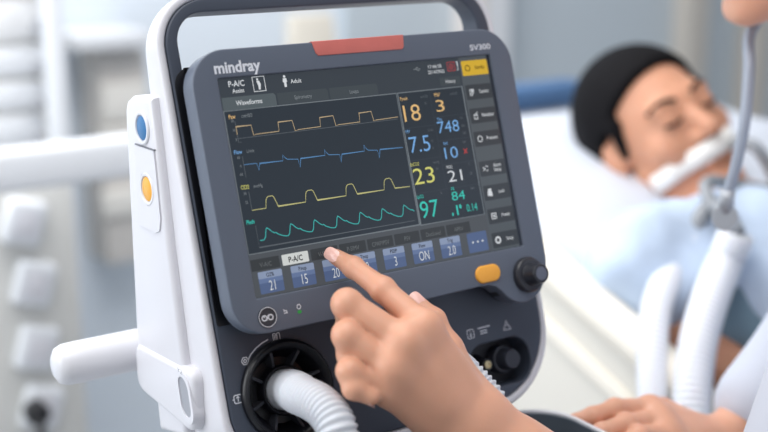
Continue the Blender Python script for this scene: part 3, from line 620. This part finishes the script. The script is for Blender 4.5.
# ------------------------------------------------------------------ people
def head(V, H, R, s=1.0, k=.012):
    P = lambda x, y, z: H+R@(np.array([x, y, z])*s)
    E = lambda c, r, kk=k: V.ell(P(*c), np.array(r)*s, R, kk)
    E((0, -.016, .03), (.074, .094, .084)); E((0, .03, -.028), (.061, .06, .084), .03)
    for q in (-1, 1):
        V.cone(P(.05*q, -.002, -.055), P(.012*q, .062, -.098), .022*s, .018*s, .02)
        V.cone(P(.043*q, .058, -.026), P(.04*q, .06, -.03), .021*s, .02*s, .015)
    V.cone(P(-.036, .076, .022), P(.036, .076, .022), .013*s, .013*s, .012)
    V.cone(P(-.01, .078, -.1), P(.01, .078, -.1), .015*s, .015*s, .015)
    V.cone(P(0, .082, .012), P(0, .108, -.03), .008*s, .0125*s, .008)
    for q in (-1, 1):
        V.cone(P(.010*q, .096, -.034), P(.012*q, .094, -.034), .0085*s, .0085*s, .005)
        V.ell(P(.031*q, .079, .003), np.array((.015, .012, .011))*s, R, .005)
        V.ell(P(.079*q, -.012, -.008), np.array((.010, .019, .031))*s, R, .006)
        V.ell(P(.073*q, .002, -.012), np.array((.008, .008, .012))*s, R, .006)
    V.cone(P(-.019, .088, -.060), P(.019, .088, -.060), .0065*s, .0065*s, .005); V.cone(P(-.015, .088, -.071), P(.015, .088, -.071), .0075*s, .0075*s, .005)
    return P
def hair_cap(H, R, s, h=.005, brow=.066):
    V = Vol(H-.2, H+.2, h); P = lambda x, y, z: H+R@(np.array([x, y, z])*s)
    V.ell(P(0, -.02, .036), np.array((.088, .106, .097))*s, R, .01)
    V.cut(P(0, .05, brow), -R[:, 1]*.62+R[:, 2]*.78)
    W2 = Vol(H-.2, H+.2, h); W2.ell(P(0, -.024, .024), np.array((.0865, .100, .099))*s, R, .01); W2.cut(P(0, -.018, 0), -R[:, 1]); W2.cut(P(0, -.05, -.06), nrm(R[:, 2]+.3*R[:, 1]*0))
    V.union(W2, .012)
    for q in (-1, 1): V.cone(P(.071*q, .022, .035), P(.074*q, .012, -.008), .012*s, .006*s, .008)
    return V.mesh(1)

# ---- patient
H = onX(659, 131, .70); th = math.radians(62); yaw = math.radians(14); roll = math.radians(16)
a_ = np.array([0, math.cos(th), math.sin(th)]); f0 = np.array([0, -math.sin(th), math.cos(th)])
f_ = nrm(math.cos(yaw)*f0+math.sin(yaw)*np.array([-1, 0, 0])); a_ = nrm(a_-f_*(a_@f_)); x_ = np.cross(f_, a_); a_ = math.cos(roll)*a_+math.sin(roll)*x_; R = rot3(np.cross(f_, a_), f_, a_)
SC = .98
V = Vol((.44, -1.2, .6), (1.10, .62, 1.3), .0055)
P = head(V, H, R, SC)
sp = lambda x, y, up: np.array([x, y, ZS(y)+up])
XP = H[0]+.035
shR = onX(652, 271, .53); SY = shR[1]; shL = np.array([2*XP-shR[0], SY, shR[2]])
V.cone(P(0, -.028, -.05), sp(XP, SY+.04, .095), .053, .058, .02)
V.cone(shR, shL, .062, .062, .03); V.cone(sp(XP, SY+.04, .1), shR, .05, .06, .03); V.cone(sp(XP, SY+.04, .1), shL, .05, .06, .03)
for dx in (-.06, .06):
    V.cone(sp(XP+dx, SY-.06, .10), sp(XP+dx*.8, -.25, .095), .095, .088, .05); V.cone(sp(XP+dx*.8, -.25, .095), sp(XP+dx, -.42, .095), .088, .1, .05)
    V.cone(sp(XP+dx, -.42, .095), sp(XP+dx*1.2, -.6, .09), .09, .08, .03)
for dx in (-.09, .09):
    V.cone(sp(XP+dx, -.58, .085), sp(XP+dx, -.84, .075), .08, .055, .03); V.cone(sp(XP+dx, -.84, .075), sp(XP+dx, -1.12, .06), .055, .038, .02); V.cone(sp(XP+dx, -1.12, .06), sp(XP+dx*1.1, -1.15, .13), .036, .026, .02)
ELB = onX(670, 334, .525); WRI = onX(735, 374, .535); HAN = onX(772, 412, .56)
V.cone(shR, ELB, .052, .042, .02); V.cone(ELB, WRI, .042, .028, .012); V.cone(WRI, HAN, .027, .03, .01)
for k in range(4):
    b0 = HAN+np.array([-.016+.013*k, 0, .004]); V.cone(b0, b0+np.array([.02, -.075+.008*abs(k-1), -.012]), .0095, .0075, .003)
V.cone(HAN+np.array([-.02, .02, .01]), HAN+np.array([-.03, -.04, .012]), .011, .008, .006)
ELL = sp(XP+.26, -.02, .07); V.cone(shL, ELL, .052, .042, .02); V.cone(ELL, sp(XP+.12, -.22, .2), .042, .03, .012)
pat = mkobj('person', V.mesh(1), SKIN2, None, True, base=tuple(sp(XP, H[1]-.3, 0)))
tag(pat, 'dark haired patient in a pale gown lying with eyes closed in the bed', 'person')
mkobj('hair', hair_cap(H, R, SC), HAIR, pat)
for q in (-1, 1):
    mkobj('eyebrow', tube(spline([P(q*.014, .090, .024), P(q*.026, .090, .029), P(q*.040, .084, .030), P(q*.052, .072, .024)], 5), .0028, 8), HAIR, pat)
    mkobj('eyelashes', tube(spline([P(q*.018, .0885, -.001), P(q*.031, .0925, -.004), P(q*.045, .0835, -.001)], 5), .0016, 6), HAIR, pat)
GOWN = mat('patterned_gown', (192, 208, 231), .85, bump=.2, bscale=60, var=.3, vscale=20)
G = Vol((.40, -.66, .6), (1.16, .45, 1.25), .006)
G.cone(shR, shL, .074, .074, .03); G.cone(sp(XP, SY+.02, .085), shR, .06, .07, .03); G.cone(sp(XP, SY+.02, .085), shL, .06, .07, .03)
for dx in (-.06, .06):
    G.cone(sp(XP+dx, SY-.06, .10), sp(XP+dx*.8, -.25, .095), .107, .1, .05); G.cone(sp(XP+dx*.8, -.25, .095), sp(XP+dx, -.42, .095), .1, .112, .05); G.cone(sp(XP+dx, -.42, .095), sp(XP+dx*1.2, -.64, .09), .105, .095, .03)
cuff = shR+(ELB-shR)*.35; G.cone(shR, cuff, .068, .052, .02); G.cone(shL, shL+(ELL-shL)*.8, .07, .062, .03)
NK = Vol((.40, -.66, .6), (1.16, .45, 1.25), .006); NK.cone(P(0, -.01, -.03), sp(XP, SY+.005, .15), .085, .07, .01); G.d = np.maximum(G.d, -NK.d); G.cut(sp(XP, SY+.10, .1), nrm([0, -.93, -.36]))
g_ = np.meshgrid(*[G.lo[i]+np.arange(G.n[i])*G.h for i in range(3)], indexing='ij')
G.d = (G.d+.006*np.sin(38*g_[0]+16*g_[1]+6*np.sin(9*g_[2]+7*g_[1]))*np.sin(21*g_[1]-12*g_[2]+4*np.sin(11*g_[0]))).astype(np.float32)
mkobj('gown', G.mesh(2), GOWN, pat)
BK = Vol((.46, -1.24, .6), (1.16, -.36, 1.0), .007)
for dx in (-.09, .09):
    BK.cone(sp(XP+dx, -.55, .085), sp(XP+dx, -.85, .075), .128, .085, .05); BK.cone(sp(XP+dx, -.85, .075), sp(XP+dx, -1.14, .075), .085, .085, .05)
BK.cone(sp(XP-.2, -.6, .02), sp(XP-.2, -1.1, .02), .03, .03, .09); BK.cone(sp(XP+.2, -.6, .02), sp(XP+.2, -1.1, .02), .03, .03, .09)
tag(mkobj('blanket', BK.mesh(2), mat('blue_blanket', (176, 196, 220), .85, bump=.2, bscale=50), base=tuple(sp(XP, -.8, 0))), 'pale blue blanket over the legs of the patient at the foot of the bed', 'blanket')
# tape and tube at the mouth
T0 = [P(.0675, .024, -.061), P(.0665, .038, -.060), P(.061, .058, -.058), P(.047, .079, -.056), P(.026, .0965, -.056), P(0, .1035, -.055), P(-.026, .0965, -.054), P(-.05, .076, -.05)]
def to_skin(p, c, off=.001):                   # slide a point outwards until it lies on the skin
    d = nrm(p-c); t = .02
    while t < .16:
        i = np.round((c+d*t-V.lo)/V.h).astype(int)
        if V.d[tuple(i)] > 0: break
        t += .001
    return c+d*(t+off)
cT = H-R[:, 2]*.057+R[:, 1]*.01; T0 = [to_skin(p, cT) for p in T0]
def ribbon(pts, wdir, hw, th_, out):
    Q = spline(pts, 6); v = []; f = []
    for p in Q:
        o = nrm(p-out)*th_
        v += [p-wdir*hw, p+wdir*hw, p+wdir*hw+o, p-wdir*hw+o]
    n = len(Q)
    for i in range(n-1):
        for k in range(4): f.append([4*i+k, 4*i+(k+1) % 4, 4*i+4+(k+1) % 4, 4*i+4+k])
    f += [[0, 3, 2, 1], [4*n-4, 4*n-3, 4*n-2, 4*n-1]]; return me_py(v, f)
tag(mkobj('medical_tape', ribbon(T0, R[:, 2], .0125, .004, H-R[:, 2]*.055), mat('white_tape', (240, 238, 234), .7), base=tuple(P(0, .1, -.055))), 'white strip of tape across the mouth of the patient', 'tape')
# pillow
pc = sp(XP+.05, H[1]+.02, .055)
tag(mkobj('pillow', soft_pad(pc, RI, .33, .23, .068), SHEET, base=tuple(pc)), 'large white pillow under the head of the patient', 'pillow')
# teal form put in for shade on the gown above the forearm
bl = [onX(738, 300, .66), onX(712, 330, .64)]
D = Vol(bl[0]-.35, bl[0]+.3, .006)
tc_ = mat('teal_gown_shade', (112, 136, 151), .85, bump=.2, bscale=60, var=.12, vscale=18)
g0 = onX(713, 326, .56); g1 = onX(737, 296, .59); D.cone(g0, g1, .032, .036, .02); D.cone(g0, g0+np.array([.06, -.10, -.01]), .028, .04, .03)
tag(mkobj('gown_shade', D.mesh(2), tc_, base=tuple(g0)), 'grey teal form standing in for shade on the body of the patient above the forearm', 'shade form')
# breathing circuit that ends at the patient
Y0 = onX(711, 206, .58)
yp = thing('tube_connector', tuple(Y0), 'clear grey forked tube connector by the chest of the patient', 'connector')
CLR = mat('grey_clear_plastic', (146, 150, 155), .25)
mkobj('stem', tube(spline([P(-.024, .096, -.063), P(-.035, .118, -.085), P(-.03, .11, -.14), Y0+np.array([.03, .03, .02]), Y0]), .008, 14), CLR, yp)
y1 = onX(690, 240, .545); y2 = onX(737, 234, .56)
mkobj('branch', tube(spline([Y0, (Y0+y1)/2+np.array([0, 0, .008]), y1]), .0105, 14), CLR, yp); mkobj('branch', tube(spline([Y0, (Y0+y2)/2+np.array([0, 0, .01]), y2]), .0105, 14), CLR, yp)
TUBE = mat('milky_tube', (238, 240, 246), .5, sss=.05)
c1_ = [y1, at(672, 268, 1.44), at(656, 310, 1.40), at(652, 370, 1.36), at(655, 440, 1.34), at(662, 540, 1.34)]
tag(mkobj('breathing_tube', hose(c1_, .0165, .0065, .0012), TUBE, base=tuple(c1_[0])), 'white breathing tube in front of the bed rail, nearer the ventilator', 'breathing tube')
c2_ = [y2, at(725, 262, 1.43), at(708, 306, 1.38), at(696, 356, 1.34), at(692, 425, 1.31), at(700, 540, 1.31)]
tag(mkobj('breathing_tube', hose(c2_, .020, .0065, .0012), TUBE, base=tuple(c2_[0])), 'white breathing tube in front of the bed rail, beside the teal shade form', 'breathing tube')

# ---- the operator: left hand points at the screen, right hand rests on the tray rim
def finger(V, pts, rad, k=.002):
    W = Vol.__new__(Vol); W.lo, W.h, W.n = V.lo, V.h, V.n; W.d = np.full(tuple(V.n), .5, np.float32)
    for i in range(len(pts)-1): W.cone(pts[i], pts[i+1], rad[i], rad[i+1], k)
    for i in range(1, len(pts)-1): W.cone(pts[i], pts[i]+1e-5, rad[i]*1.07, rad[i]*1.07, .004)
    return W
def build_hand(lo, hi, h, digits, palm, kpalm=.012, kf=.005):
    B = Vol(lo, hi, h)
    for a, b, ra, rb in palm: B.cone(a, b, ra, rb, kpalm)
    out = None
    for pts, rad in digits:
        W = finger(B, pts, rad); C = B.copy(); C.union(W, kf)
        if out is None: out = C
        else: out.union(C, .0010)
    return out
def nail(name, c, fwd, up, w_, l, parent):
    c = np.array(c); fwd = nrm(fwd); side = nrm(np.cross(fwd, up)); up = np.cross(side, fwd); v = []; f = []; n = 10; m = 8
    for j in range(m+1):
        for i in range(n+1):
            s_ = -1+2*i/n; t = -1+2*j/m; rr = (abs(s_)**3.2+abs(t)**3.2); sc_ = 1 if rr <= 1 else rr**(-1/3.2)
            s2, t2 = s_*sc_, t*sc_; v.append(c+side*s2*w_+fwd*t2*l+up*(.0008-.55*w_*s2*s2*.55-.0006*t2*t2))
    for j in range(m):
        for i in range(n): f.append([j*(n+1)+i, j*(n+1)+i+1, (j+1)*(n+1)+i+1, (j+1)*(n+1)+i])
    me = me_py(v, f); return mkobj(name, me, NAIL, parent)
# left hand joints
tipc = F(*onF(336, 257, 7), 7.0)
iT = tipc; iD = at(353.5, 267.5, .936); iP = at(383, 289.5, .917); iM = at(424, 328, .900)
mM = at(405, 343, .888); mP = at(347, 304, .893); mD = at(349, 325, .917); mT = at(371, 338, .922)
rM = at(393, 367, .886); rP = at(347, 335, .884); rD = at(350, 355, .889); rT = at(364, 361, .893)
pM = at(388, 388, .890); pP = at(350, 371, .879); pD = at(354, 388, .876); pT = at(371, 397, .877)
wR = at(480, 418, .925); wU = at(458, 442, .925); wC = at(469, 431, .92)
tC = at(466, 398, .938); tM = at(447, 350, .936); tI = at(433, 321, .940); tT = at(417, 304, .946)
palm = [(wR, iM, .0165, .0115), (wC, mM, .018, .012), (wC, rM, .018, .0115), (wU, pM, .0165, .0110), (iM, mM, .0105, .0105), (mM, rM, .0105, .0105), (rM, pM, .0105, .0100), (wR, wU, .0185, .0170),
        (at(462, 405, .935), at(423, 350, .915), .017, .013), (at(462, 420, .935), at(405, 375, .905), .018, .013), (wR, tC, .016, .016), (tC, tM, .0155, .0125)]
aD = nrm(wC-mM)
fEl = at(748, 640, .985)
for q, r0 in ((wR, .0185), (wU, .0170), (wC, .020)):
    palm.append((q, q+(fEl-wC)*.28, r0*1.02, .0255)); 
palm.append((wC+(fEl-wC)*.15, fEl, .031, .042))
digits = [([iT, iD, iP, iM], [.0062, .0075, .0088, .0110]), ([mT, mD, mP, mM], [.0070, .0088, .0104, .0114]), ([rT, rD, rP, rM], [.0068, .0086, .0100, .0110]),
          ([pT, pD, pP, pM], [.0062, .0076, .0090, .0102]), ([tT, tI, tM], [.0072, .0092, .0118])]
allp = np.array([p for d in digits for p in d[0]]+[wR, wU, wC, tC]+[wC+(fEl-wC)*.6])
HL = build_hand(allp.min(0)-.045, allp.max(0)+.045, .00135, digits, palm)
# knuckle tendons on the back of the hand
for q, r in ((iM, .0068), (mM, .0066), (rM, .0062)):
    tn = nrm(CAM-q); HL.cone(q+tn*.0072, q+(wC-q)*.62+tn*.0105, .0042, .003, .012)
meL = HL.mesh(1)
# right hand joints
RW_ = at(722, 447, 1.175)
q1 = [at(573, 421, 1.105), at(593, 416, 1.108), at(615, 409, 1.122), at(650, 410, 1.145)]
q2 = [at(586, 440, 1.085), at(602, 432, 1.090), at(626, 424, 1.106), at(658, 422, 1.130)]
q3 = [at(604, 456, 1.075), at(620, 446, 1.080), at(640, 436, 1.093), at(666, 436, 1.118)]
q4 = [at(622, 468, 1.075), at(636, 458, 1.080), at(652, 450, 1.088), at(674, 450, 1.112)]
q5 = [at(600, 418, 1.165), at(628, 410, 1.172), at(662, 412, 1.180)]
dg = [(q1, [.0066, .0078, .0092, .0112]), (q2, [.0066, .008, .0094, .0112]), (q3, [.0064, .0077, .009, .0108]), (q4, [.0056, .0068, .0082, .01]), (q5, [.0074, .0094, .0118])]
pm = [(RW_, q[-1], .0175, .0118) for q in (q1, q2, q3, q4)]+[(q1[-1], q2[-1], .0105, .0105), (q2[-1], q3[-1], .0105, .0105), (q3[-1], q4[-1], .0105, .01), (RW_, q5[-1], .0175, .0135)]
REl = at(862, 300, 1.24)
pm.append((RW_, RW_+(REl-RW_)*.3, .0235, .030)); pm.append((RW_+(REl-RW_)*.25, REl, .03, .040))
ap = np.array([p for d in dg for p in d[0]]+[RW_, RW_+(REl-RW_)*.4])
meR = build_hand(ap.min(0)-.04, ap.max(0)+.04, .0018, dg, pm).mesh(2)
# body
chin = at(733, 21, 1.2)
hf = nrm([-.80, .52, -.36]); hx = nrm(np.cross(hf, [0, 0, 1.])); hu = np.cross(hx, hf); tl = math.radians(4); HR = rot3(hx, hf, hu)
HO = chin-HR@np.array([0, .088, -.108])
feet = np.array([.25, -.50, 0]); nb = np.array([.39, -.22, 1.22])
fw = nrm([-.5, .87, 0]); lf = np.array([-fw[1], fw[0], 0])
sL = nb+lf*.17+np.array([0, -.02, -.05]); sR = nb-lf*.17+np.array([0, -.02, -.05])
hip = feet+np.array([.02, -.02, .87])
B = Vol((-.12, -.95, -.01), (.95, .35, 1.62), .0075)
HP = head(B, HO, HR, 1.0, .02)
B.cone(HP(0, -.03, -.06), nb, .052, .058, .03)
for q in (sL, sR): B.cone(nb, q, .062, .055, .04)
chest = nb+(hip-nb)*.38
for sg in (-1, 1):
    B.cone(nb+lf*.08*sg-np.array([0, 0, .07]), chest+lf*.07*sg, .09, .1, .06); B.cone(chest+lf*.07*sg, hip+lf*.07*sg, .1, .105, .06)
    kn = feet+lf*.09*sg+np.array([0, 0, .47]); an = feet+lf*.10*sg+np.array([0, -.01, .07]); B.cone(hip+lf*.085*sg, kn, .085, .055, .03); B.cone(kn, an, .055, .036, .02); B.cone(an, an+fw*.16-np.array([0, 0, .035]), .036, .03, .02)
B.cone(sL, fEl, .05, .043, .03); B.cone(fEl, fEl+(wC-fEl)*.72, .043, .030, .02)
B.cone(sR, REl, .05, .043, .03); B.cone(REl, REl+(RW_-REl)*.8, .042, .028, .02)
meB = B.mesh(1)
ope = mkobj('person', join(meB, meL, meR), SKIN, None, True, base=tuple(feet))
tag(ope, 'medical worker in a white coat leaning in and pointing one finger at the touchscreen', 'person')
mkobj('hair', hair_cap(HO, HR, 1.0, .007), HAIR, ope)
CT = Vol((-.12, -.95, .3), (.98, .35, 1.4), .009)
for q in (sL, sR): CT.cone(nb-np.array([0, .01, .03]), q, .062, .068, .04)
for sg in (-1, 1):
    CT.cone(nb+lf*.08*sg-np.array([0, 0, .07]), chest+lf*.07*sg, .104, .118, .06); CT.cone(chest+lf*.07*sg, hip+lf*.07*sg, .118, .125, .06); CT.cone(hip+lf*.08*sg, feet+lf*.1*sg+np.array([0, -.03, .46]), .122, .12, .05)
CT.cone(sL, fEl, .068, .056, .03); CT.cone(fEl, fEl+(wC-fEl)*.22, .056, .052, .02)
CT.cone(sR, REl, .068, .06, .03); CT.cone(REl, REl+(RW_-REl)*.72, .060, .046, .02); CT.cone(REl+(RW_-REl)*.1, REl+(RW_-REl)*.62+np.array([.02, .0, -.05]), .055, .035, .04)
mkobj('coat', CT.mesh(2), mat('white_coat', (206, 211, 223), .85, bump=.2, bscale=50), ope)
# nails
tn = nrm(CAM-iT)
ax_i = nrm(iT-iD); up_i = nrm(tn-ax_i*(tn@ax_i)); rt = np.cross(ax_i, up_i)
nail('fingernail', iT+ax_i*.0005+up_i*.0063, ax_i, up_i, .0050, .0066, ope)
ax_t = nrm(tT-tI); up_t = nrm(nrm(CAM-tT)+np.array([.2, 0, .35])); up_t = nrm(up_t-ax_t*(up_t@ax_t)); nail('fingernail', tT+ax_t*.001+up_t*.0069, ax_t, up_t, .0052, .0064, ope)
ax_p = nrm(pT-pD); up_p = nrm(np.cross(ax_p, nrm(CAM-pT))); up_p = up_p if up_p[2] < 0 else -up_p; nail('fingernail', pT+ax_p*.001+up_p*.0052, ax_p, up_p, .0038, .005, ope)
# stethoscope
s0 = nb+np.array([-.01, .07, .045]); top = at(752, 26, 1.215); bot = at(727, 196, 1.205)
st = thing('stethoscope', tuple(bot), 'grey stethoscope tube hanging down from below the chin of the medical worker', 'stethoscope')
STM = mat('grey_rubber', (152, 160, 174), .3, coat=.3)
mkobj('tubing', tube(spline([s0+np.array([.05, -.04, .01]), s0, top+np.array([.02, -.02, .022]), top+np.array([.0, .0, -.004]), at(749, 70, 1.205), at(745, 120, 1.2), at(736, 165, 1.202), bot], 10), .0056, 14), STM, st)
mkobj('chest_piece', lathe([(0, -.012), (.008, -.012), (.010, -.004), (.012, -.002), (.013, .004), (.012, .008), (0, .008)], bot+np.array([0, 0, -.022]), (-.75, -.6, .25), 28), mat('steel_grey', (176, 180, 186), .35, .3), st, 'auto')
mkobj('stem', tube([bot+np.array([0, 0, .006]), bot+np.array([0, 0, -.016])], .0075, 12), mat('steel_grey', (176, 180, 186), .35, .3), st)
